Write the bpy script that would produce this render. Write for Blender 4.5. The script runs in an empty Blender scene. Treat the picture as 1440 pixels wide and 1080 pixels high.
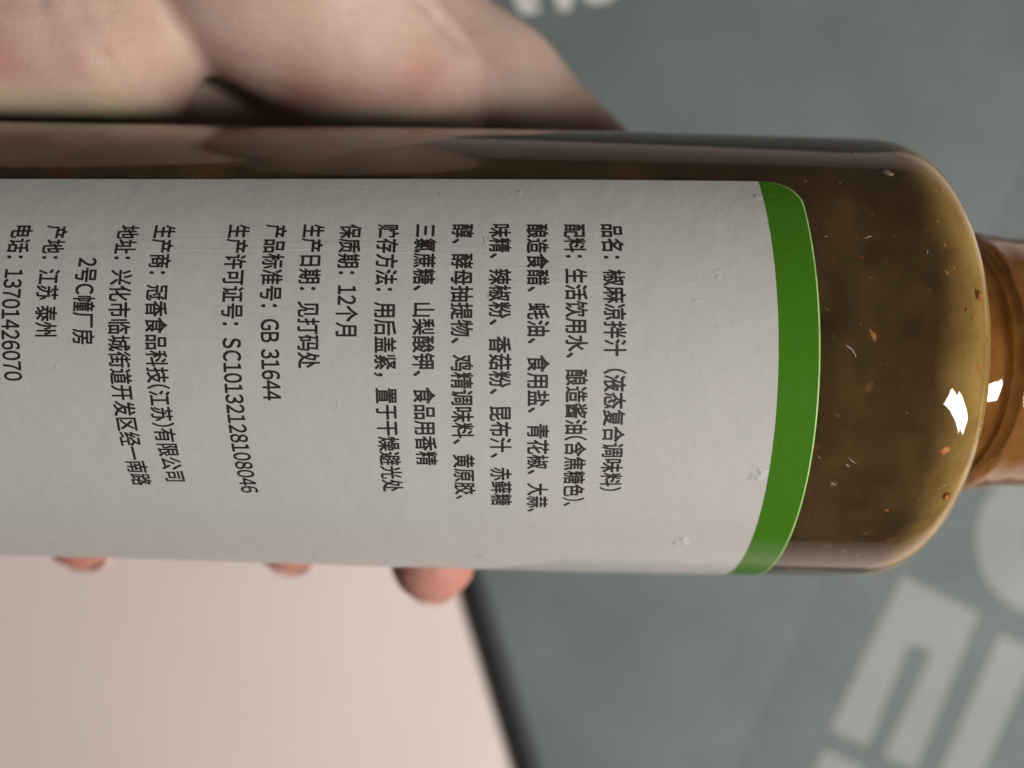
import bpy, bmesh, math, random
import numpy as np
from mathutils import Matrix, Vector

random.seed(7)
MM = 0.001
CAM_H = 0.254                       # camera height above the table top (metres)
scene = bpy.context.scene
COL = scene.collection

# ------------------------------------------------------------------ camera
cam_d = bpy.data.cameras.new("camera")
cam = bpy.data.objects.new("camera", cam_d)
COL.objects.link(cam)
cam.location = (0, 0, CAM_H)
cam_d.sensor_width = 36
cam_d.lens = 27.05
cam_d.clip_start = 0.005
cam_d.clip_end = 20
cam_d.dof.use_dof = True
cam_d.dof.focus_distance = 0.0835
cam_d.dof.aperture_fstop = 10.5
scene.camera = cam

# ------------------------------------------------------------------ world, lamps, exposure
world = bpy.data.worlds.new("World")
scene.world = world
world.use_nodes = True
wb = world.node_tree.nodes["Background"]
wb.inputs[0].default_value = (1.0, 0.93, 0.90, 1)
wb.inputs[1].default_value = 0.06

def area_lamp(name, pos_mm, target_mm, sx, sy, power, col, roll=0.0):
    d = bpy.data.lights.new(name, 'AREA')
    d.shape = 'RECTANGLE'; d.size = sx; d.size_y = sy; d.energy = power; d.color = col
    o = bpy.data.objects.new(name, d); COL.objects.link(o)
    p = Vector(pos_mm) * MM + Vector((0, 0, CAM_H)); t = Vector(target_mm) * MM + Vector((0, 0, CAM_H))
    o.location = p
    o.rotation_euler = ((t - p).to_track_quat('-Z', 'Y').to_matrix() @ Matrix.Rotation(roll, 3, 'Z')).to_euler()
    return o

LDIR = Vector((0.69, -0.37, 0.62)).normalized()
_side = LDIR.cross(Vector((0, 1, 0))).normalized()
LC = Vector((55, 5, -90)) + LDIR * 520
for _k in (-1, 1):                   # a ceiling fitting with two luminous panels
    area_lamp("ceiling_panel", LC + _side * (_k * 36), Vector((55, 5, -90)) + _side * (_k * 36), 0.067, 0.22, 2.7, (1.0, 0.95, 0.90))

scene.view_settings.view_transform = 'Standard'
scene.view_settings.look = 'None'
scene.view_settings.exposure = 0
scene.view_settings.gamma = 1
scene.view_settings.use_curve_mapping = False
scene.cycles.use_denoising = True
scene.cycles.max_bounces = 16
scene.cycles.transmission_bounces = 12
scene.cycles.transparent_max_bounces = 12
scene.cycles.sample_clamp_indirect = 20

# ------------------------------------------------------------------ helpers
def W(p):                           # millimetres in the camera's frame -> world metres
    return Vector((p[0] * MM, p[1] * MM, p[2] * MM + CAM_H))

def mesh_obj(name, verts, faces, mat, parent=None, smooth=True, coll=COL):
    me = bpy.data.meshes.new(name)
    me.from_pydata([tuple(v) for v in verts], [], faces)
    me.update()
    if smooth:
        me.polygons.foreach_set("use_smooth", [True] * len(me.polygons))
    if mat: me.materials.append(mat)
    o = bpy.data.objects.new(name, me)
    coll.objects.link(o)
    if parent: o.parent = parent
    return o

def tag(o, label, cat=None, group=None, kind=None):
    if label: o["label"] = label
    if cat: o["category"] = cat
    if group: o["group"] = group
    if kind: o["kind"] = kind

class Mat:
    def __init__(s, name):
        s.m = bpy.data.materials.new(name); s.m.use_nodes = True
        s.t = s.m.node_tree; s.n = s.t.nodes; s.l = s.t.links
        s.b = s.n["Principled BSDF"]; s.out = s.n["Material Output"]
    def set(s, **kw):
        for k, v in kw.items():
            s.b.inputs[k.replace("_", " ")].default_value = v
        return s
    def node(s, typ, **props):
        nd = s.n.new(typ)
        for k, v in props.items(): setattr(nd, k, v)
        return nd
    def link(s, a, b): s.l.new(a, b)
    def coords(s, scale=(1, 1, 1)):
        tc = s.node("ShaderNodeTexCoord"); mp = s.node("ShaderNodeMapping")
        mp.inputs["Scale"].default_value = scale
        s.link(tc.outputs["Object"], mp.inputs["Vector"]); return mp.outputs[0]
    def noise(s, vec, scale, detail=4, rough=0.55):
        nd = s.node("ShaderNodeTexNoise")
        nd.inputs["Scale"].default_value = scale; nd.inputs["Detail"].default_value = detail
        nd.inputs["Roughness"].default_value = rough
        s.link(vec, nd.inputs["Vector"]); return nd.outputs["Fac"]
    def ramp(s, fac, stops, interp='LINEAR'):
        r = s.node("ShaderNodeValToRGB"); cr = r.color_ramp; cr.interpolation = interp
        while len(cr.elements) < len(stops): cr.elements.new(0.5)
        for e, (p, c) in zip(cr.elements, stops):
            e.position = p; e.color = c if len(c) == 4 else (*c, 1)
        s.link(fac, r.inputs[0]); return r.outputs[0]
    def mix(s, fac, a, b, mode='MIX'):
        m = s.node("ShaderNodeMix", data_type='RGBA', blend_type=mode)
        for v, i in ((fac, 0), (a, 6), (b, 7)):
            if hasattr(v, "is_linked") or hasattr(v, "links"): s.link(v, m.inputs[i])
            else: m.inputs[i].default_value = v if not isinstance(v, tuple) else (*v, 1)[:4]
        return m.outputs[2]
    def math(s, op, a, b=0.0, clamp=False):
        m = s.node("ShaderNodeMath", operation=op, use_clamp=clamp)
        for v, i in ((a, 0), (b, 1)):
            if hasattr(v, "links"): s.link(v, m.inputs[i])
            else: m.inputs[i].default_value = v
        return m.outputs[0]
    def bump(s, height, dist, strength=1.0, prev=None):
        b = s.node("ShaderNodeBump"); b.inputs["Distance"].default_value = dist
        b.inputs["Strength"].default_value = strength
        s.link(height, b.inputs["Height"])
        if prev: s.link(prev, b.inputs["Normal"])
        return b.outputs[0]

# ------------------------------------------------------------------ materials
def mat_table():
    M = Mat("table_laminate"); v = M.coords()
    c = M.ramp(M.noise(v, 12, 3), [(0.3, (0.775, 0.66, 0.62)), (0.7, (0.82, 0.705, 0.665))])
    M.link(c, M.b.inputs["Base Color"]); M.set(Roughness=0.42)
    M.link(M.bump(M.noise(v, 900, 2), 0.0001, 0.25), M.b.inputs["Normal"])
    return M.m

def mat_cloth(name, c0, c1, weave=1400, rough=0.75, mottled=0.0):
    M = Mat(name); v = M.coords()
    big = M.noise(v, 22, 4)
    c = M.ramp(big, [(0.32, c0), (0.68, c1)])
    if mottled:
        vo = M.node("ShaderNodeTexVoronoi"); vo.inputs["Scale"].default_value = 270; vo.inputs["Randomness"].default_value = 0.12
        M.link(v, vo.inputs["Vector"])
        dots = M.ramp(vo.outputs["Distance"], [(0.25, (1.35, 1.35, 1.35)), (0.6, (0.78, 0.78, 0.78))])
        c = M.mix(mottled, c, M.mix(1.0, c, dots, 'MULTIPLY'))
    fine = M.noise(v, weave, 2)
    c = M.mix(0.35, c, M.ramp(fine, [(0.35, (0.75, 0.75, 0.75)), (0.65, (1.2, 1.2, 1.2))]), 'MULTIPLY')
    M.link(c, M.b.inputs["Base Color"]); M.set(Roughness=rough)
    M.b.inputs["Specular IOR Level"].default_value = 0.35
    M.link(M.bump(fine, 0.0003, 0.5), M.b.inputs["Normal"])
    return M.m

def mat_label(name, col, coat=0.35):
    M = Mat(name); v = M.coords()
    n1 = M.noise(v, 60, 4)
    c = M.mix(M.math('MULTIPLY', n1, 0.12), col, tuple(x * 0.8 for x in col))
    fine = M.noise(v, 3500, 3)
    c = M.mix(0.10, c, M.ramp(fine, [(0.35, (0.7, 0.7, 0.7)), (0.65, (1.15, 1.15, 1.15))]), 'MULTIPLY')
    M.link(c, M.b.inputs["Base Color"])
    M.b.inputs['Specular IOR Level'].default_value = 0.0
    M.set(Roughness=0.6, Coat_Weight=coat, Coat_Roughness=0.14)
    # soft ripples, paper grain, a few dents and blisters
    h1 = M.noise(v, 120, 3)
    b1 = M.bump(h1, 0.0016, 0.14)
    b2 = M.bump(fine, 0.00006, 0.30, b1)
    vo = M.node("ShaderNodeTexVoronoi"); vo.inputs["Scale"].default_value = 130
    wv = M.node("ShaderNodeVectorMath", operation='ADD')
    nz = M.node("ShaderNodeTexNoise"); nz.inputs["Scale"].default_value = 700
    M.link(v, nz.inputs["Vector"])
    sc = M.node("ShaderNodeVectorMath", operation='SCALE'); sc.inputs["Scale"].default_value = 0.0022
    M.link(nz.outputs["Color"], sc.inputs[0]); M.link(v, wv.inputs[0]); M.link(sc.outputs[0], wv.inputs[1])
    M.link(wv.outputs[0], vo.inputs["Vector"])
    d = M.math('SUBTRACT', 0.13, vo.outputs["Distance"], True)
    sepc = M.node("ShaderNodeSeparateColor"); M.link(vo.outputs["Color"], sepc.inputs[0])
    keep = M.math('GREATER_THAN', sepc.outputs[0], 0.64)
    h = M.math('MULTIPLY', d, keep)
    b3 = M.bump(h, 0.0013, 0.9, b2)
    v2 = M.node("ShaderNodeTexVoronoi"); v2.inputs["Scale"].default_value = 330
    M.link(wv.outputs[0], v2.inputs["Vector"])
    s2 = M.node("ShaderNodeSeparateColor"); M.link(v2.outputs["Color"], s2.inputs[0])
    h2 = M.math('MULTIPLY', M.math('SUBTRACT', 0.16, v2.outputs["Distance"], True), M.math('GREATER_THAN', s2.outputs[1], 0.86))
    b3 = M.bump(h2, 0.0005, 0.5, b3)
    # long faint creases
    tc = M.node("ShaderNodeTexCoord"); mp = M.node("ShaderNodeMapping")
    mp.inputs["Rotation"].default_value = (0, 0, math.radians(35)); mp.inputs["Scale"].default_value = (0.10, 1, 0.6)
    M.link(tc.outputs["Object"], mp.inputs["Vector"])
    cr = M.ramp(M.noise(mp.outputs[0], 260, 3, 0.6), [(0.60, (0, 0, 0)), (0.66, (1, 1, 1)), (0.72, (0, 0, 0))])
    b3 = M.bump(cr, 0.00012, 0.18, b3)
    M.link(b3, M.b.inputs["Normal"])
    M.link(b3, M.b.inputs["Coat Normal"])
    return M.m

def mat_ink():
    M = Mat("black_ink"); M.set(Base_Color=(0.012, 0.011, 0.010, 1), Roughness=0.55, Coat_Weight=0.2, Coat_Roughness=0.25); return M.m

def mat_plastic():
    M = Mat("clear_plastic"); v = M.coords()
    M.set(Base_Color=(0.985, 0.975, 0.965, 1), Roughness=0.02, IOR=1.46, Transmission_Weight=1.0)
    return M.m

def mat_sauce():
    M = Mat("brown_sauce"); v = M.coords()
    n = M.noise(v, 150, 5, 0.6)
    dark = M.ramp(n, [(0.3, (0.066, 0.041, 0.017)), (0.52, (0.116, 0.073, 0.028)), (0.72, (0.20, 0.118, 0.040))])
    gold_glow = M.ramp(M.noise(v, 210, 4), [(0.3, (0.40, 0.25, 0.065)), (0.7, (0.62, 0.42, 0.13))])  # glow of light through the sauce at the shoulder, painted into its colour
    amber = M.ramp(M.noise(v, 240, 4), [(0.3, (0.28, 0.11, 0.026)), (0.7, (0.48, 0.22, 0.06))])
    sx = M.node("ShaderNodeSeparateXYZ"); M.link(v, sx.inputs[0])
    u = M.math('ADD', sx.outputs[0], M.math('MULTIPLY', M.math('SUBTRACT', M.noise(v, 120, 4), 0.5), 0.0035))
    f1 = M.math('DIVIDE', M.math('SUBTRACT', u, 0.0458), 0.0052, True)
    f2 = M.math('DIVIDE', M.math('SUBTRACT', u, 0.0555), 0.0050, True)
    c = M.mix(f2, M.mix(f1, dark, gold_glow), amber)
    M.link(c, M.b.inputs["Base Color"])
    M.set(Roughness=0.6, IOR=1.36)
    M.b.inputs["Specular IOR Level"].default_value = 0.0
    gl = M.node("ShaderNodeBsdfRefraction"); gl.inputs["IOR"].default_value = 0.92; gl.inputs["Roughness"].default_value = 0.22
    gl.inputs["Color"].default_value = (0.98, 0.92, 0.8, 1)
    mx = M.node("ShaderNodeMixShader"); mx.inputs[0].default_value = 0.28
    M.link(M.b.outputs[0], mx.inputs[1]); M.link(gl.outputs[0], mx.inputs[2])
    M.link(mx.outputs[0], M.out.inputs["Surface"])
    va = M.node("ShaderNodeVolumeAbsorption"); va.inputs["Color"].default_value = (0.85, 0.73, 0.10, 1)
    va.inputs["Density"].default_value = 210
    M.link(va.outputs[0], M.out.inputs["Volume"])
    return M.m

def mat_simple(name, col, rough=0.5, **kw):
    M = Mat(name); v = M.coords()
    c = M.ramp(M.noise(v, 400, 3), [(0.3, tuple(x * 0.75 for x in col)), (0.7, tuple(min(1, x * 1.2) for x in col))])
    M.link(c, M.b.inputs["Base Color"]); M.set(Roughness=rough, **kw); return M.m

def mat_skin():
    M = Mat("skin"); v = M.coords()
    at = M.node("ShaderNodeAttribute", attribute_name="press"); press = at.outputs["Fac"]
    n = M.noise(v, 70, 4); n2 = M.noise(v, 260, 3)
    base = M.ramp(n, [(0.30, (0.41, 0.265, 0.21)), (0.5, (0.455, 0.335, 0.275)), (0.72, (0.50, 0.395, 0.33))])
    base = M.mix(M.math('MULTIPLY', n2, 0.25), base, (0.38, 0.19, 0.15))
    # skin pressed against the bottle goes pale, blood gathers around it
    pale = M.ramp(press, [(0.0, (1, 1, 1)), (0.10, (1, 1, 1)), (0.24, (0, 0, 0))])
    red = M.ramp(press, [(0.16, (0, 0, 0)), (0.30, (1, 1, 1)), (0.45, (0.8, 0.8, 0.8)), (0.75, (0, 0, 0))])
    red = M.math('MULTIPLY', red, M.ramp(M.noise(v, 45, 2), [(0.42, (0, 0, 0)), (0.62, (0.6, 0.6, 0.6))]))
    base = M.mix(red, base, (0.35, 0.125, 0.10))
    base = M.mix(M.math('MULTIPLY', pale, 0.8), base, (0.46, 0.385, 0.26))
    tip = M.node("ShaderNodeAttribute", attribute_name="tip").outputs["Fac"]
    base = M.mix(M.math('MULTIPLY', tip, 0.75), base, (0.40, 0.12, 0.09))
    M.link(base, M.b.inputs["Base Color"])
    M.b.inputs['Specular IOR Level'].default_value = 0.35
    M.set(Roughness=0.58, Subsurface_Weight=0.35, Subsurface_Scale=0.0022)
    M.b.inputs["Subsurface Radius"].default_value = (1.0, 0.35, 0.2)
    # pores, criss-cross lines and longer palm creases
    vo = M.node("ShaderNodeTexVoronoi", feature='DISTANCE_TO_EDGE'); vo.inputs["Scale"].default_value = 900
    M.link(v, vo.inputs["Vector"])
    e = M.ramp(vo.outputs["Distance"], [(0.0, (0, 0, 0)), (0.18, (1, 1, 1))])
    b1 = M.bump(e, 0.00010, 0.25)
    tc = M.node("ShaderNodeTexCoord"); mp = M.node("ShaderNodeMapping")
    mp.inputs["Rotation"].default_value = (0, 0, math.radians(-58)); mp.inputs["Scale"].default_value = (0.12, 1, 1)
    M.link(tc.outputs["Object"], mp.inputs["Vector"])
    st = M.noise(mp.outputs[0], 420, 4, 0.6)
    st = M.ramp(st, [(0.40, (0, 0, 0)), (0.56, (1, 1, 1))])
    b2 = M.bump(st, 0.0003, 0.22, b1)
    b3 = M.bump(M.noise(v, 90, 2), 0.0012, 0.16, b2)
    M.link(b3, M.b.inputs["Normal"])
    return M.m

m_table = mat_table()
m_mat = mat_cloth("mat_grey", (0.116, 0.138, 0.138), (0.147, 0.171, 0.171))
m_band = mat_cloth("mat_dark_print", (0.100, 0.116, 0.115), (0.122, 0.140, 0.138), mottled=0.75)
m_letter = mat_cloth("mat_light_print", (0.205, 0.23, 0.220), (0.245, 0.27, 0.258))
m_white = mat_cloth("mat_white_print", (0.56, 0.58, 0.54), (0.66, 0.68, 0.64))
m_hem = mat_cloth("mat_hem", (0.010, 0.014, 0.016), (0.020, 0.026, 0.029), rough=0.6)
m_paper = mat_label("label_paper", (0.395, 0.386, 0.364), 0.6)
m_green = mat_label("label_green", (0.040, 0.135, 0.008), 0.6)
m_gedge = mat_simple("label_cut_edge", (0.30, 0.50, 0.16), 0.5)
m_ink = mat_ink()
m_pet = mat_plastic()
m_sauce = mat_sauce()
m_flake = mat_simple("chilli", (0.55, 0.19, 0.03), 0.4)
m_pale = mat_simple("pale_crumb", (0.50, 0.40, 0.28), 0.5)
m_scr = mat_simple("scratch_white", (0.75, 0.72, 0.68), 0.4)
m_skin = mat_skin()
m_nail = mat_simple("nail", (0.62, 0.40, 0.33), 0.25)

# ------------------------------------------------------------------ table and desk mat
TZ = 0.0
MATZ = 4.0 * MM
def slab(name, poly, z0, z1, mat, parent=None):
    n = len(poly)
    v = [(x, y, z0) for x, y in poly] + [(x, y, z1) for x, y in poly]
    f = [tuple(range(n - 1, -1, -1)), tuple(range(n, 2 * n))] + [(i, (i + 1) % n, n + (i + 1) % n, n + i) for i in range(n)]
    return mesh_obj(name, v, f, mat, parent, smooth=False)

t = slab("table_top", [(-0.75, -0.6), (0.75, -0.6), (0.75, 0.6), (-0.75, 0.6)], -0.02, TZ, m_table)
tag(t, "pale pinkish white table top under the desk mat", kind="structure")

desk = bpy.data.objects.new("desk_mat", None); COL.objects.link(desk)
tag(desk, "grey cloth desk mat with large pale printed letters and black hem, lying on the table", "desk mat")
E0 = Vector((0.5 + 0.5, -124.8)); ED = Vector((-15.7 - 0.5, -71.6 + 124.8)).normalized()   # hem line direction
EN = Vector((ED.y, -ED.x))                                                             # towards the mat
A = E0 - ED * 75; B = E0 + ED * 330
HW = 9.5
def pm(p): return (p[0] * MM, p[1] * MM)
a1 = A + EN * HW * 0.85; b1 = B + EN * HW * 0.85
MW = 265
slab("mat_sheet", [pm(a1), pm(a1 + EN * MW), pm(b1 + EN * MW), pm(b1)], TZ + 0.0002, MATZ, m_mat, desk)
# rounded hem along each edge of the mat
def hem_strip(P, Q, inward):
    hv, hf = [], []; NS = 10; NL = 60
    for i in range(NL + 1):
        p = P + (Q - P) * (i / NL)
        for j in range(NS + 1):
            ang = math.pi * j / NS
            q = p + inward * (HW / 2 - math.cos(ang) * HW / 2)
            hv.append((q.x * MM, q.y * MM, TZ + 0.0002 + (math.sin(ang) ** 0.7) * 5.2 * MM))
    for i in range(NL):
        for j in range(NS):
            k = i * (NS + 1) + j
            hf.append((k, k + NS + 1, k + NS + 2, k + 1))
    return mesh_obj("hem", hv, hf, m_hem, desk)
C_ = A + EN * (MW + HW * 1.7); D_ = B + EN * (MW + HW * 1.7)
hem = hem_strip(A, B, EN); hem["label"] = "black rounded hem along the mat's edge"
hem_strip(C_, D_, -EN)
hem_strip(A - ED * HW * 0.85, C_ - ED * HW * 0.85, ED)
hem_strip(B + ED * HW * 0.85, D_ + ED * HW * 0.85, -ED)

# dark printed field and the pale letters, thin ink films on the cloth
def film(name, poly, z, mat):
    return slab(name, [pm(p) for p in poly], MATZ + 0.00002, MATZ + z, mat, desk)
d0 = Vector((73.2, -124.8)); dd = (Vector((156.0, 48.5)) - d0).normalized()
def clip(poly, o_, n_):              # keep the side of a line that n_ points to
    out = []
    for i in range(len(poly)):
        a, b = poly[i - 1], poly[i]; da, db = (a - o_).dot(n_), (b - o_).dot(n_)
        if da * db < 0: out.append(a + (b - a) * (da / (da - db)))
        if db >= 0: out.append(b)
    return out
sheet = [a1 + ED * 2, a1 + EN * MW + ED * 2, b1 + EN * MW - ED * 2, b1 - ED * 2]
film("dark_print", clip(sheet, d0, Vector((dd.y, -dd.x))), 0.00010, m_band)

def rounded(poly, r=1.6, n=4):
    out = []; P = [Vector(p) for p in poly]; N = len(P)
    for i in range(N):
        a, b, c = P[i - 1], P[i], P[(i + 1) % N]
        u = (a - b); w = (c - b); rr = min(r, u.length * .45, w.length * .45)
        s = b + u.normalized() * rr; e = b + w.normalized() * rr
        for k in range(n + 1):
            q = k / n; out.append(s * (1 - q) ** 2 + b * 2 * q * (1 - q) + e * q * q)
    return out
film("printed_letter", rounded([(126.7, -62.3), (151.6, -74.3), (131.0, -125.2), (120.7, -120.7), (136.4, -87.1), (129.0, -83.7), (115.4, -117.8), (103.4, -111.9)]), 0.00022, m_letter)
film("printed_letter", rounded([(158.4, -81.1), (170.5, -87.1), (148.0, -136.0), (134.4, -136.0)]), 0.00022, m_letter)
film("printed_letter", rounded([(101.4, -118.8), (114.5, -124.6), (106.0, -146), (91.0, -139.5)]), 0.00022, m_letter)
rv, rf = [], []
NR = 64; cx, cy = 172.5, -50.5
for i in range(NR):
    an = 2 * math.pi * i / NR
    for r_, z_ in ((21.8, 0.00002), (21.8, 0.00022), (7.5, 0.00022), (7.5, 0.00002)):
        rx, ry = r_ * (1.0 if r_ > 10 else 0.7), r_ * 1.12
        rv.append(((cx + rx * math.cos(an)) * MM, (cy + ry * math.sin(an)) * MM, MATZ + z_))
for i in range(NR):
    a = i * 4; b = ((i + 1) % NR) * 4
    for j in range(3): rf.append((a + j, b + j, b + j + 1, a + j + 1))
mesh_obj("printed_letter", rv, rf, m_letter, desk, smooth=False)
# small white letters at the far edge
for poly in ([(-1.5, 131), (0.5, 123.5), (3.2, 118.6), (8.6, 119.2), (8.9, 122.0), (5.2, 122.3), (5.6, 123.6), (9.2, 123.6), (9.4, 131)],
             [(10.0, 131), (16.0, 119.4), (18.6, 119.8), (21.5, 131), (18.8, 131), (17.0, 124.5), (14.2, 131)],
             [(22.0, 131), (22.6, 125), (25.4, 122.0), (30.2, 122.3), (36.0, 125.9), (36.5, 129), (33.0, 129), (29.6, 125.6), (26.4, 125.6), (25.4, 131)]):
    film("white_letter", rounded([(x, y + 1.6) for x, y in poly], 0.8), 0.00022, m_white)

# ------------------------------------------------------------------ bottle
AX = Vector((0.99973166, -0.0228609, 0.00374057)).normalized()
P0 = Vector((0, 4.72584, -113.14))
EZ = (Vector((0, 0, 1)) - AX * AX.z).normalized(); EY = EZ.cross(AX)
bottle = bpy.data.objects.new("sauce_bottle", None); COL.objects.link(bottle)
Rm = Matrix((AX, EY, EZ)).transposed().to_4x4()
bottle.matrix_world = Matrix.Translation(W(P0)) @ Rm
tag(bottle, "clear bottle of dark brown sauce with white printed label and green band, held in hand", "bottle")

def smooth_curve(pts, n):
    """Catmull-Rom through (u, r) points."""
    out = []
    for i in range(len(pts) - 1):
        a = pts[max(i - 1, 0)]; b = pts[i]; c = pts[i + 1]; d = pts[min(i + 2, len(pts) - 1)]
        for k in range(n):
            q = k / n
            out.append(tuple(0.5 * ((2 * b[j]) + (-a[j] + c[j]) * q + (2 * a[j] - 5 * b[j] + 4 * c[j] - d[j]) * q * q + (-a[j] + 3 * b[j] - 3 * c[j] + d[j]) * q ** 3) for j in (0, 1)))
    out.append(pts[-1]); return out

BODY = [(-104, 26.0), (-103.2, 28.5), (-100.5, 30.4), (-96, 30.75), (-80, 30.75), (-60, 30.75), (-40, 30.85), (-15, 31.05), (10, 31.12), (30, 31.05), (40, 30.97), (46, 30.9)]
SHOULDER = []
for _i in range(1, 56):              # rounded shoulder
    _t = math.pi / 2 * _i / 58
    SHOULDER.append((46 + 8.4 * math.sin(_t) ** (2 / 2.8), 20.6 + 10.3 * math.cos(_t) ** (2 / 2.8)))
NECK = [(54.9, 20.9), (55.6, 19.4), (56.9, 18.5), (58.6, 18.05), (60.2, 17.8), (61.2, 17.75), (61.8, 18.2), (62.4, 18.85), (63.2, 19.0), (64.2, 18.8), (66, 18.55), (72, 17.95), (92, 17.9)]
prof = smooth_curve(BODY, 5) + SHOULDER + smooth_curve(NECK, 6)
PU = np.array([p[0] for p in prof]); PR = np.array([p[1] for p in prof])
order = np.argsort(PU); PUs = PU[order]; PRs = PR[order]
def R_at(u): return float(np.interp(u, PUs, PRs))

def cyl(u, ang, r):                  # bottle-local metres; angle 0 faces the camera, + turns to image bottom
    return (u * MM, -math.sin(ang) * r * MM, math.cos(ang) * r * MM)

def revolve(name, profile, mat, parent, seg=448, close=False):
    v, f = [], []
    n = len(profile)
    for (u, r) in profile:
        for k in range(seg):
            v.append(cyl(u, 2 * math.pi * k / seg, r))
    rng = n if close else n - 1
    for i in range(rng):
        i2 = (i + 1) % n
        for k in range(seg):
            k2 = (k + 1) % seg
            f.append((i * seg + k, i * seg + k2, i2 * seg + k2, i2 * seg + k))
    if not close:
        f.append(tuple(range(seg))[::-1]); f.append(tuple((n - 1) * seg + k for k in range(seg)))
    o = mesh_obj(name, v, f, mat, parent)
    bm = bmesh.new(); bm.from_mesh(o.data); bmesh.ops.recalc_face_normals(bm, faces=bm.faces); bm.to_mesh(o.data); bm.free()
    return o

def offset_profile(profile, d):
    out = []
    for i, (u, r) in enumerate(profile):
        a = profile[max(i - 1, 0)]; b = profile[min(i + 1, len(profile) - 1)]
        tu, tr = b[0] - a[0], b[1] - a[1]; L = math.hypot(tu, tr) or 1
        out.append((u + tr / L * d, r - tu / L * d))
    return out
WALL = 0.5
inner = offset_profile(prof, WALL)
inner = [(max(u, -102.0), r) for u, r in inner]
wall_prof = [(-104, 0.02)] + prof + [(92.4, 17.6), (92.4, 0.02)]
wall = revolve("bottle_wall", wall_prof, m_pet, bottle)     # the sauce wets the inside: no air between
wall["label"] = "clear plastic wall of the bottle with rounded shoulder and neck"
def ramp01(x, a, b): return min(max((x - a) / (b - a), 0.0), 1.0)
sp = []                              # the wall is thicker at the shoulder and in the neck
for (u, r), (u1, r1) in zip(prof, offset_profile(prof, 1.0)):
    dd_ = WALL + 0.06 + 0.75 * ramp01(u, 47, 52) + 0.9 * ramp01(u, 55, 58)
    sp.append((u + (u1 - u) * dd_, r + (r1 - r) * dd_))
sp = [(max(u, -101.9), r) for u, r in sp if u < 86]
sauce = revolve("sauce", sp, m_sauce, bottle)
sauce["label"] = "thick dark brown sauce filling the bottle"

# flakes suspended in the sauce against the wall
def flake_mesh(name, r, mat, seed):
    rnd = random.Random(seed)
    bm = bmesh.new(); bmesh.ops.create_icosphere(bm, subdivisions=2, radius=r * MM)
    for v in bm.verts:
        s = rnd.uniform(0.6, 1.3)
        v.co = Vector((v.co.x * s, v.co.y * s * 0.8, v.co.z * 0.25 * s))
    me = bpy.data.meshes.new(name); bm.to_mesh(me); bm.free()
    me.materials.append(mat); me.polygons.foreach_set("use_smooth", [True] * len(me.polygons))
    return me
fm = [flake_mesh("chilli_flake", 1.0, m_flake, s) for s in range(4)]
fp = flake_mesh("pale_crumb", 1.0, m_pale, 9)
def surf_matrix(u, ang, r, size, rot):
    p = Vector(cyl(u, ang, r))
    h = 0.5; slope = math.atan2(R_at(u - h) - R_at(u + h), 2 * h)
    nrm = Vector((math.sin(slope), -math.sin(ang) * math.cos(slope), math.cos(ang) * math.cos(slope)))
    q = nrm.to_track_quat('Z', 'Y').to_matrix().to_4x4() @ Matrix.Rotation(rot, 4, 'Z')
    return Matrix.Translation(p) @ q @ Matrix.Diagonal((size, size, size, 1))
big = [(38.76, -3, 0.95, 0), (38.4, 8, 0.75, 0), (43.95, -43.6, 0.8, 1), (34.9, -18, 0.5, 0), (33.6, 20.7, 0.6, 0), (36.5, 29.5, 0.55, 1),
       (47.8, 21, 0.7, 0), (42, 44, 0.8, 0), (46, 47, 0.7, 0), (51, -12, 0.6, 0), (54, 6, 0.5, 0), (40, -30, 0.45, 0), (35.5, 14, 0.4, 1), (50, 33, 0.6, 0)]
for i, (u, dg, sz, kind) in enumerate(big):
    nm = "pale_crumb" if kind else "chilli_flake"
    o = bpy.data.objects.new(nm, fp if kind else fm[i % 4]); COL.objects.link(o); o.parent = sauce
    o.matrix_local = surf_matrix(u, math.radians(dg), R_at(u) - WALL - (0.16 if kind else 0.26), sz, random.uniform(0, 6))
bm = bmesh.new()
for i in range(300):
    u = random.uniform(33.5, 54.5); dg = random.uniform(-95, 95); sz = random.choice([0.08, 0.10, 0.14, 0.18, 0.26])
    me = fm[i % 4]; mt = surf_matrix(u, math.radians(dg), R_at(u) - WALL - random.uniform(0.09, 0.22), sz, random.uniform(0, 6))
    n0 = len(bm.verts); bm.from_mesh(me); bm.verts.ensure_lookup_table()
    for v in bm.verts[n0:]: v.co = mt @ v.co
me = bpy.data.meshes.new("spice_specks"); bm.to_mesh(me); bm.free()
o = bpy.data.objects.new("spice_specks", me); me.materials.clear(); me.materials.append(m_flake); COL.objects.link(o); o.parent = sauce; o["kind"] = "stuff"

# mould seam and fine scratches on the wall
def ridge(bm, pts, w, h):
    prev = None
    for i, (u, ang) in enumerate(pts):
        q = i / (len(pts) - 1); ww = w * (0.25 + 0.75 * math.sin(math.pi * min(max(q, 0.02), 0.98)))
        u2, a2 = pts[min(i + 1, len(pts) - 1)]; u1, a1_ = pts[max(i - 1, 0)]
        du, dv = u2 - u1, (a2 - a1_) * 31; L = math.hypot(du, dv) or 1
        nu, nv = -dv / L, du / L
        r = R_at(u)
        ring = [bm.verts.new(cyl(u + nu * ww * k, ang + nv * ww * k / 31, r + hh)) for k, hh in ((-.5, 0.004), (0, h), (.5, 0.004))]
        if prev:
            for k in range(2): bm.faces.new((prev[k], ring[k], ring[k + 1], prev[k + 1]))
        prev = ring
bm = bmesh.new()
ridge(bm, [(33.2 + 0.2 * i, math.radians(16.8 + 0.004 * i + 0.08 * math.sin(i * .13))) for i in range(75)], 0.07, 0.008)
me = bpy.data.meshes.new("mould_seam"); bm.to_mesh(me); bm.free(); me.materials.append(m_pet)
o = bpy.data.objects.new("mould_seam", me); COL.objects.link(o); o.parent = bottle
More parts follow.
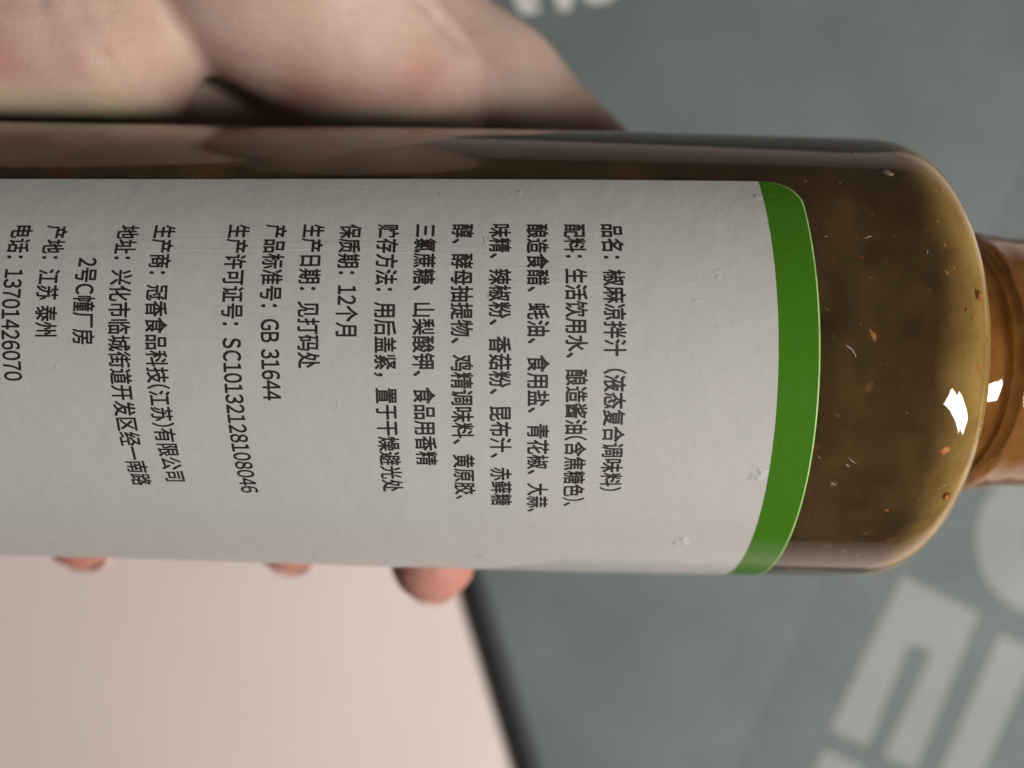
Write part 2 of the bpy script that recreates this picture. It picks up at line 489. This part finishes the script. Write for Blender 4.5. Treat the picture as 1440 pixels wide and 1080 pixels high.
bm = bmesh.new()
rs = random.Random(5)
sc_list = [(36.6, 1.0, 1.2, 62), (36.0, 0.0, 0.7, 35), (37.8, 23.5, 1.2, 35), (37.4, 24.5, 0.6, 40), (52.5, 15.8, 1.6, 30), (52.2, 17.2, 1.4, 28), (52.9, 16.4, 1.0, 25)]
for i in range(20):
    sc_list.append((rs.uniform(34, 58), rs.uniform(-45, 55), rs.uniform(0.2, 0.9), rs.uniform(0, 180)))
for (u, dg, L, an) in sc_list:
    an = math.radians(an); c = rs.uniform(-0.15, 0.15)
    pts = []
    for k in range(7):
        q = (k / 6 - 0.5) * L
        pts.append((u + q * math.cos(an + c * q * 2), math.radians(dg) + q * math.sin(an + c * q * 2) / 31))
    ridge(bm, pts, rs.uniform(0.02, 0.05), 0.012)
me = bpy.data.meshes.new("surface_scratches"); bm.to_mesh(me); bm.free(); me.materials.append(m_scr)
o = bpy.data.objects.new("surface_scratches", me); COL.objects.link(o); o.parent = bottle; o["kind"] = "stuff"

# ------------------------------------------------------------------ label
ALPHA = math.radians(1.4); LR = 31.1
def lab_pt(s, t, lift):
    u = s * math.cos(ALPHA) + t * math.sin(ALPHA)
    arc = t * math.cos(ALPHA) - s * math.sin(ALPHA)
    return cyl(u, arc / LR, R_at(u) + lift)
T0, T1 = -20.0, 56.0
S_W, S_G = 28.5, 32.95
LIFT = 0.10
def patch(name, s_fn, ts, mat, parent, lift=LIFT, ns=2):
    """sheet whose left and right borders are given for each t; edges turned down to the wall"""
    v, f = [], []
    rows = len(ts); cols = ns + 1
    def lf(i, j): return lift
    for t_ in ts:
        sa, sb = s_fn(t_)
        for j in range(cols): v.append(lab_pt(sa + (sb - sa) * j / ns, t_, lift))
    for i in range(rows - 1):
        for j in range(ns):
            a = i * cols + j; f.append((a, a + cols, a + cols + 1, a + 1))
    # skirt
    base = len(v); idx = [j for j in range(cols)] + [i * cols + cols - 1 for i in range(1, rows)] + [(rows - 1) * cols + j for j in range(cols - 2, -1, -1)] + [i * cols for i in range(rows - 2, 0, -1)]
    for k in idx:
        x, y, z = v[k]; rr = math.hypot(y, z); sc = (rr - (lift - 0.01) * MM) / rr; v.append((x, y * sc, z * sc))
    n = len(idx)
    for k in idx: v.append(v[k])     # own vertices, so the sheet stays flat up to its edge
    for k in range(n):
        f.append((base + n + k, base + n + (k + 1) % n, base + (k + 1) % n, base + k))
    o = mesh_obj(name, v, f, mat, parent)
    for p in o.data.polygons: p.use_smooth = p.index < (rows - 1) * ns
    return o
ts = [T0 + (T1 - T0) * i / 200 for i in range(201)]
label = patch("label", lambda t_: (-93, S_W - 0.01), ts, m_paper, bottle, ns=60)
label["label"] = "white paper label with columns of black print"
CR = 4.0
def corner(t_):
    d = min(t_ - T0, T1 - t_)
    return S_G if d >= CR else S_G - CR + math.sqrt(max(CR * CR - (CR - d) ** 2, 0.0))
ts2 = [T0 + CR * (1 - math.cos(math.pi / 2 * i / 16)) for i in range(16)] + [T0 + CR + (T1 - T0 - 2 * CR) * i / 180 for i in range(181)] + [T1 - CR * (1 - math.cos(math.pi / 2 * i / 16)) for i in range(15, -1, -1)]
gb = patch("green_band", lambda t_: (S_W, max(corner(t_) - 0.16, S_W + 0.05)), ts2, m_green, label, ns=3)
ge = patch("cut_edge", lambda t_: (max(corner(t_) - 0.155, S_W + 0.06), max(corner(t_), S_W + 0.08)), ts2, m_gedge, label, lift=LIFT - 0.015, ns=1)

LINES = [
 ("品名：椒麻凉拌汁（液态复合调味料）", 11.10, -13.15, 17.55),
 ("配料：生活饮用水、酿造酱油(含焦糖色)、", 7.01, -13.15, 19.85),
 ("酿造食醋、蚝油、食用盐、青花椒、大蒜、", 2.92, -13.15, 20.85),
 ("味精、辣椒粉、香菇粉、昆布汁、赤藓糖", -1.16, -13.15, 19.85),
 ("醇、酵母抽提物、鸡精调味料、黄原胶、", -5.24, -13.15, 18.90),
 ("三氯蔗糖、山梨酸钾、食品用香精", -9.32, -13.15, 14.15),
 ("贮存方法：用后盖紧，置于干燥避光处", -13.40, -13.15, 17.85),
 ("保质期：12个月", -17.52, -13.15, -0.40),
 ("生产日期：见打码处", -21.62, -13.15, 3.00),
 ("产品标准号：GB 31644", -25.70, -13.15, 6.50),
 ("生产许可证号：SC10132128108046", -29.80, -13.15, 18.25),
 ("生产商：冠香食品科技(江苏)有限公司", -37.96, -13.10, 16.65),
 ("地址：兴化市临城街道开发区经一南路", -41.95, -13.10, 17.30),
 ("2号C幢厂房", -45.78, -9.12, 0.40),
 ("产地：江苏 泰州", -49.80, -13.10, -0.45),
 ("电话：13701426070", -53.60, -13.10, 4.35),
]
EM = 2.5
GL = {}
def glyph(ch):
    """flat mesh of one character, x measured from the middle of its cell"""
    if ch in GL: return GL[ch]
    full = chr(ord(ch) + 0xFEE0) if '!' <= ch <= '~' else ch
    cu = bpy.data.curves.new("tmp_text", 'FONT'); cu.body = full; cu.size = EM; cu.resolution_u = 3; cu.fill_mode = 'FRONT'
    ob = bpy.data.objects.new("tmp_text", cu); COL.objects.link(ob)
    bpy.context.view_layer.update()
    ev = ob.evaluated_get(bpy.context.evaluated_depsgraph_get()); me0 = ev.to_mesh()
    vs = [(v.co.x, v.co.y) for v in me0.vertices]; fs = [tuple(p.vertices) for p in me0.polygons]
    ev.to_mesh_clear(); bpy.data.objects.remove(ob); bpy.data.curves.remove(cu)
    if full != ch:
        xm = (min(v[0] for v in vs) + max(v[0] for v in vs)) / 2
    else:
        xm = EM / 2
    GL[ch] = ([(x - xm, y) for x, y in vs], fs); return GL[ch]
def cell(ch):
    if ch == ' ': return 0.30
    if ch in '()': return 0.42
    if '0' <= ch <= '9': return 0.62
    if 'A' <= ch <= 'Z': return 0.74
    return 1.0
for txt, sc_, t0, t1 in LINES:
    vs, fs = [], []; x = 0.0
    for ch in txt:
        w = cell(ch) * EM
        if ch != ' ':
            gv, gf = glyph(ch); n0 = len(vs)
            vs += [(x + w / 2 + a, b) for a, b in gv]; fs += [tuple(n0 + i for i in f_) for f_ in gf]
        x += w
    xs = [v[0] for v in vs]; x0, x1 = min(xs), max(xs); k = (t1 - t0) / (x1 - x0)
    verts, faces = [], []
    for q, (ds_, dt_) in enumerate(((0.036, 0.028), (-0.036, 0.028), (0.036, -0.028), (-0.036, -0.028))):   # ink spread
        n0 = len(verts)
        verts += [lab_pt(sc_ + (b - 0.37 * EM) + ds_, t0 + (a - x0) * k + dt_, LIFT + 0.035 + 0.003 * q) for a, b in vs]
        faces += [tuple(n0 + i for i in f_) for f_ in fs]
    mesh_obj("printed_text", verts, faces, m_ink, label, smooth=False)

# ------------------------------------------------------------------ hand (camera-frame millimetres, one continuous surface)
VX = 1.0
lo = np.array([-122., -48., -186.]); hi = np.array([34., 190., -82.])
nx, ny, nz = [int(math.ceil((hi[i] - lo[i]) / VX)) + 1 for i in range(3)]
gx = (lo[0] + VX * np.arange(nx)).astype(np.float32)[:, None, None]
gy = (lo[1] + VX * np.arange(ny)).astype(np.float32)[None, :, None]
gz = (lo[2] + VX * np.arange(nz)).astype(np.float32)[None, None, :]

def cone(a, b, ra, rb):
    a = np.array(a, float); b = np.array(b, float); ab = b - a; L2 = float(ab @ ab)
    h = ((gx - a[0]) * ab[0] + (gy - a[1]) * ab[1] + (gz - a[2]) * ab[2]) / L2
    h = np.clip(h, 0, 1)
    return np.sqrt((gx - a[0] - h * ab[0]) ** 2 + (gy - a[1] - h * ab[1]) ** 2 + (gz - a[2] - h * ab[2]) ** 2) - (ra + (rb - ra) * h)
def ell(c, r, rot=None):
    p = [gx - c[0], gy - c[1], gz - c[2]]
    if rot is not None:
        Rr = np.array(rot)
        p = [Rr[0][i] * p[0] + Rr[1][i] * p[1] + Rr[2][i] * p[2] for i in range(3)]
    k0 = np.sqrt((p[0] / r[0]) ** 2 + (p[1] / r[1]) ** 2 + (p[2] / r[2]) ** 2)
    k1 = np.sqrt((p[0] / r[0] ** 2) ** 2 + (p[1] / r[1] ** 2) ** 2 + (p[2] / r[2] ** 2) ** 2) + 1e-9
    return k0 * (k0 - 1) / k1
def smin(a, b, k):
    h = np.clip(0.5 + 0.5 * (b - a) / k, 0, 1)
    return b + (a - b) * h - k * h * (1 - h)
def smax(a, b, k): return -smin(-a, -b, k)
def chain(pts, k=5):
    d = None
    for (a, ra), (b, rb) in zip(pts[:-1], pts[1:]):
        c = cone(a, b, ra, rb); d = c if d is None else smin(d, c, k)
    return d

FING = {
 'index':  [((-24, 36, -156), 11.5), ((-17, 0, -159), 9.6), ((-14, -19, -149), 8.6), ((-13.4, -29.7, -131), 7.3)],
 'middle': [((-44, 36, -157), 11.5), ((-41, -1, -160), 9.6), ((-39.5, -18, -151), 8.6), ((-39.2, -26.3, -136.5), 7.0)],
 'ring':   [((-64, 38, -156), 11.0), ((-72, 1, -158), 9.2), ((-74.5, -16, -151), 8.2), ((-75.3, -26.0, -135.5), 6.4)],
 'pinky':  [((-82, 42, -153), 10.0), ((-96, 10, -154), 8.0), ((-100, -6, -150), 7.0), ((-101, -18, -141), 6.2)],
}
d = None
# forearm, wrist, palm slab
d = cone((-60, 185, -118), (-52, 112, -124), 30, 25)
d = smin(d, cone((-36, 180, -122), (-38, 112, -127), 28, 23), 10)
palm = cone((-50, 100, -128), (-30, 44, -150), 19, 13)
palm = smin(palm, cone((-58, 98, -128), (-56, 42, -150), 18, 13), 10)
palm = smin(palm, cone((-62, 96, -126), (-78, 46, -147), 16, 12), 10)
d = smin(d, palm, 14)
for nm, ch in FING.items():
    d = smin(d, chain(ch, 4), 6)
# hypothenar pad pressed on the bottle, thenar mound, thumb
hyp = cone((-88, 50, -113.5), (-60.5, 50, -114.5), 15, 13.5)
hyp = smin(hyp, cone((-88, 76, -109), (-61, 73, -112), 18, 17), 10)
d = smin(d, hyp, 9)
then = cone((-44, 94, -114), (-37, 65, -118), 18, 18)
then = smin(then, cone((-37, 65, -118), (-16.8, 47, -125.5), 18.0, 13.4), 6)
d = smin(d, then, 2.6)
thumb = chain([((-24, 66, -135), 13), ((-3.2, 51.2, -136), 11.6), ((16.0, 35.6, -138.5), 10.0)], 4)
d = smin(d, thumb, 0.7)
# flexion creases of the palm and thumb, pressed in as shallow grooves
def crease(d, pts, w, depth):
    for a, b in zip(pts[:-1], pts[1:]):
        ex, ey = b[0] - a[0], b[1] - a[1]; L2 = ex * ex + ey * ey
        h = np.clip(((gx - a[0]) * ex + (gy - a[1]) * ey) / L2, 0, 1)
        r2 = (gx - a[0] - h * ex) ** 2 + (gy - a[1] - h * ey) ** 2
        d = d + depth * np.exp(-r2 / (w * w))
    return d
d = crease(d, [(-60, 56, 0), (-57, 49, 0), (-53.8, 42, 0)], 0.75, 0.55)
d = crease(d, [(-56.5, 56, 0), (-53.5, 49, 0), (-50.6, 42, 0)], 0.65, 0.40)
d = crease(d, [(-62.5, 52, 0), (-60.5, 46, 0)], 0.6, 0.35)
d = crease(d, [(-18, 60, 0), (-13.6, 56.4, 0), (-7.2, 51.4, 0)], 0.9, 0.8)
d = crease(d, [(-12.0, 51.0, 0), (-10.6, 54.5, 0)], 0.7, 0.4)
d = crease(d, [(9.0, 42.5, 0), (13.0, 47.0, 0)], 0.9, 0.5)
# hollow the skin where it rests on the bottle
axn = np.array(AX); p0n = np.array(P0)
qx, qy, qz = gx - p0n[0], gy - p0n[1], gz - p0n[2]
al = qx * axn[0] + qy * axn[1] + qz * axn[2]
dist = np.sqrt(np.maximum(qx * qx + qy * qy + qz * qz - al * al, 0)) - 31.35
d = smax(d, -dist, 1.6)
d = d.astype(np.float32)

def surface_nets(f):
    s = f < 0
    cs = s[:-1, :-1, :-1].astype(np.int8)
    cnt = np.zeros_like(cs)
    corners = [(i, j, k) for i in (0, 1) for j in (0, 1) for k in (0, 1)]
    sl = lambda A_, c: A_[c[0]:A_.shape[0] - 1 + c[0], c[1]:A_.shape[1] - 1 + c[1], c[2]:A_.shape[2] - 1 + c[2]]
    for c in corners: cnt += sl(s, c)
    act = (cnt > 0) & (cnt < 8)
    ids = -np.ones(act.shape, np.int64); I = np.argwhere(act); ids[act] = np.arange(len(I))
    acc = np.zeros((len(I), 3)); num = np.zeros(len(I))
    for a in corners:
        for ax in range(3):
            if a[ax] == 1: continue
            b = list(a); b[ax] = 1
            fa = f[I[:, 0] + a[0], I[:, 1] + a[1], I[:, 2] + a[2]]; fb = f[I[:, 0] + b[0], I[:, 1] + b[1], I[:, 2] + b[2]]
            m = (fa < 0) != (fb < 0); tt = np.where(m, fa / np.where(m, fa - fb, 1), 0)
            p = np.tile(np.array(a, float), (len(I), 1)); p[:, ax] += tt
            acc[m] += p[m]; num[m] += 1
    V = I + acc / num[:, None]
    F = []
    for ax in range(3):
        o1, o2 = (ax + 1) % 3, (ax + 2) % 3
        n = [f.shape[0], f.shape[1], f.shape[2]]
        slA = [slice(1, -1)] * 3; slB = [slice(1, -1)] * 3
        slA[ax] = slice(0, n[ax] - 1); slB[ax] = slice(1, n[ax])
        sa, sb = s[tuple(slA)], s[tuple(slB)]
        E_ = np.argwhere(sa != sb)
        flip = sa[tuple(E_.T)]
        off = np.array([1, 1, 1]); off[ax] = 0
        g = E_ + off
        e1 = np.zeros(3, int); e1[o1] = 1; e2 = np.zeros(3, int); e2[o2] = 1
        q = [ids[tuple((g - x).T)] for x in (e1 * 0, e1, e1 + e2, e2)]
        q = np.stack(q, 1)
        q[~flip] = q[~flip][:, ::-1]
        F.append(q)
    F = np.concatenate(F); F = F[(F >= 0).all(1)]
    return V, F
V, F = surface_nets(d)
V = V * VX + lo
# light smoothing to remove the grid
def laplace(V, F, n, lam):
    E_ = np.concatenate([F[:, [0, 1]], F[:, [1, 2]], F[:, [2, 3]], F[:, [3, 0]]]); E_ = np.concatenate([E_, E_[:, ::-1]])
    deg = np.bincount(E_[:, 0], minlength=len(V))[:, None]
    for _ in range(n):
        S = np.stack([np.bincount(E_[:, 0], weights=V[E_[:, 1], i], minlength=len(V)) for i in range(3)], 1)
        V = V + lam * (S / np.maximum(deg, 1) - V)
    return V
V = laplace(V, F, 3, 0.5)
org = np.array([-50., 50., -125.])
me = bpy.data.meshes.new("hand")
me.from_pydata([tuple(p) for p in ((V - org) * MM)], [], [tuple(int(i) for i in q) for q in F])
me.update(); me.polygons.foreach_set("use_smooth", [True] * len(me.polygons))
q = V - p0n; al = q @ axn; ds = np.sqrt(np.maximum((q * q).sum(1) - al * al, 0)) - 31.35
att = me.attributes.new("press", 'FLOAT', 'POINT'); att.data.foreach_set("value", np.clip(ds / 20.0, 0, 1).astype(np.float32))
tip = np.zeros(len(V))
for ch in FING.values():
    c = np.array(ch[-1][0]); tip = np.maximum(tip, np.clip(1.25 - np.linalg.norm(V - c, axis=1) / 16, 0, 1))
att = me.attributes.new("tip", 'FLOAT', 'POINT'); att.data.foreach_set("value", tip.astype(np.float32))
me.materials.append(m_skin)
hand = bpy.data.objects.new("hand", me); COL.objects.link(hand); hand.location = W(org)
tag(hand, "left hand gripping the bottle from behind, palm heel and thumb above, fingertips showing below", "hand")

def nail(tipc, back, outward, w, l):
    tipc = Vector(tipc); f = (tipc - Vector(back)).normalized(); o_ = Vector(outward); o_ = (o_ - f * o_.dot(f)).normalized(); s_ = f.cross(o_)
    v, fc = [], []
    NU, NV = 8, 8
    for i in range(NU + 1):
        for j in range(NV + 1):
            a = (i / NU - .5) * 2; b = j / NV
            rnd = 1 - 0.18 * (2 * b - 1) ** 4
            ang = a * 0.95 * rnd
            rad = w * 0.56
            p = tipc + f * (-l * 0.68 + l * b - (abs(a) ** 3) * 1.0 * (1 if b > .5 else -1) * abs(2 * b - 1)) + (o_ * math.cos(ang) + s_ * math.sin(ang)) * rad - o_ * (rad - NAIL_R)
            v.append((p - Vector(org)) * MM)
    for i in range(NU):
        for j in range(NV):
            k = i * (NV + 1) + j; fc.append((k, k + 1, k + NV + 2, k + NV + 1))
    o = mesh_obj("fingernail", v, fc, m_nail, hand)
    md = o.modifiers.new("thick", 'SOLIDIFY'); md.thickness = 0.0005; md.offset = 0
for nm, ch in FING.items():
    NAIL_R = ch[-1][1] + 0.1
    c = Vector(ch[-1][0]); out = c - Vector((c.x, 4.7, -113))
    nail(ch[-1][0], ch[-2][0], out, 10, 11)
NAIL_R = 10.1
nail((16.0, 35.6, -138.5), (-3.2, 51.2, -136), Vector((0, 30, -27)), 13, 14)
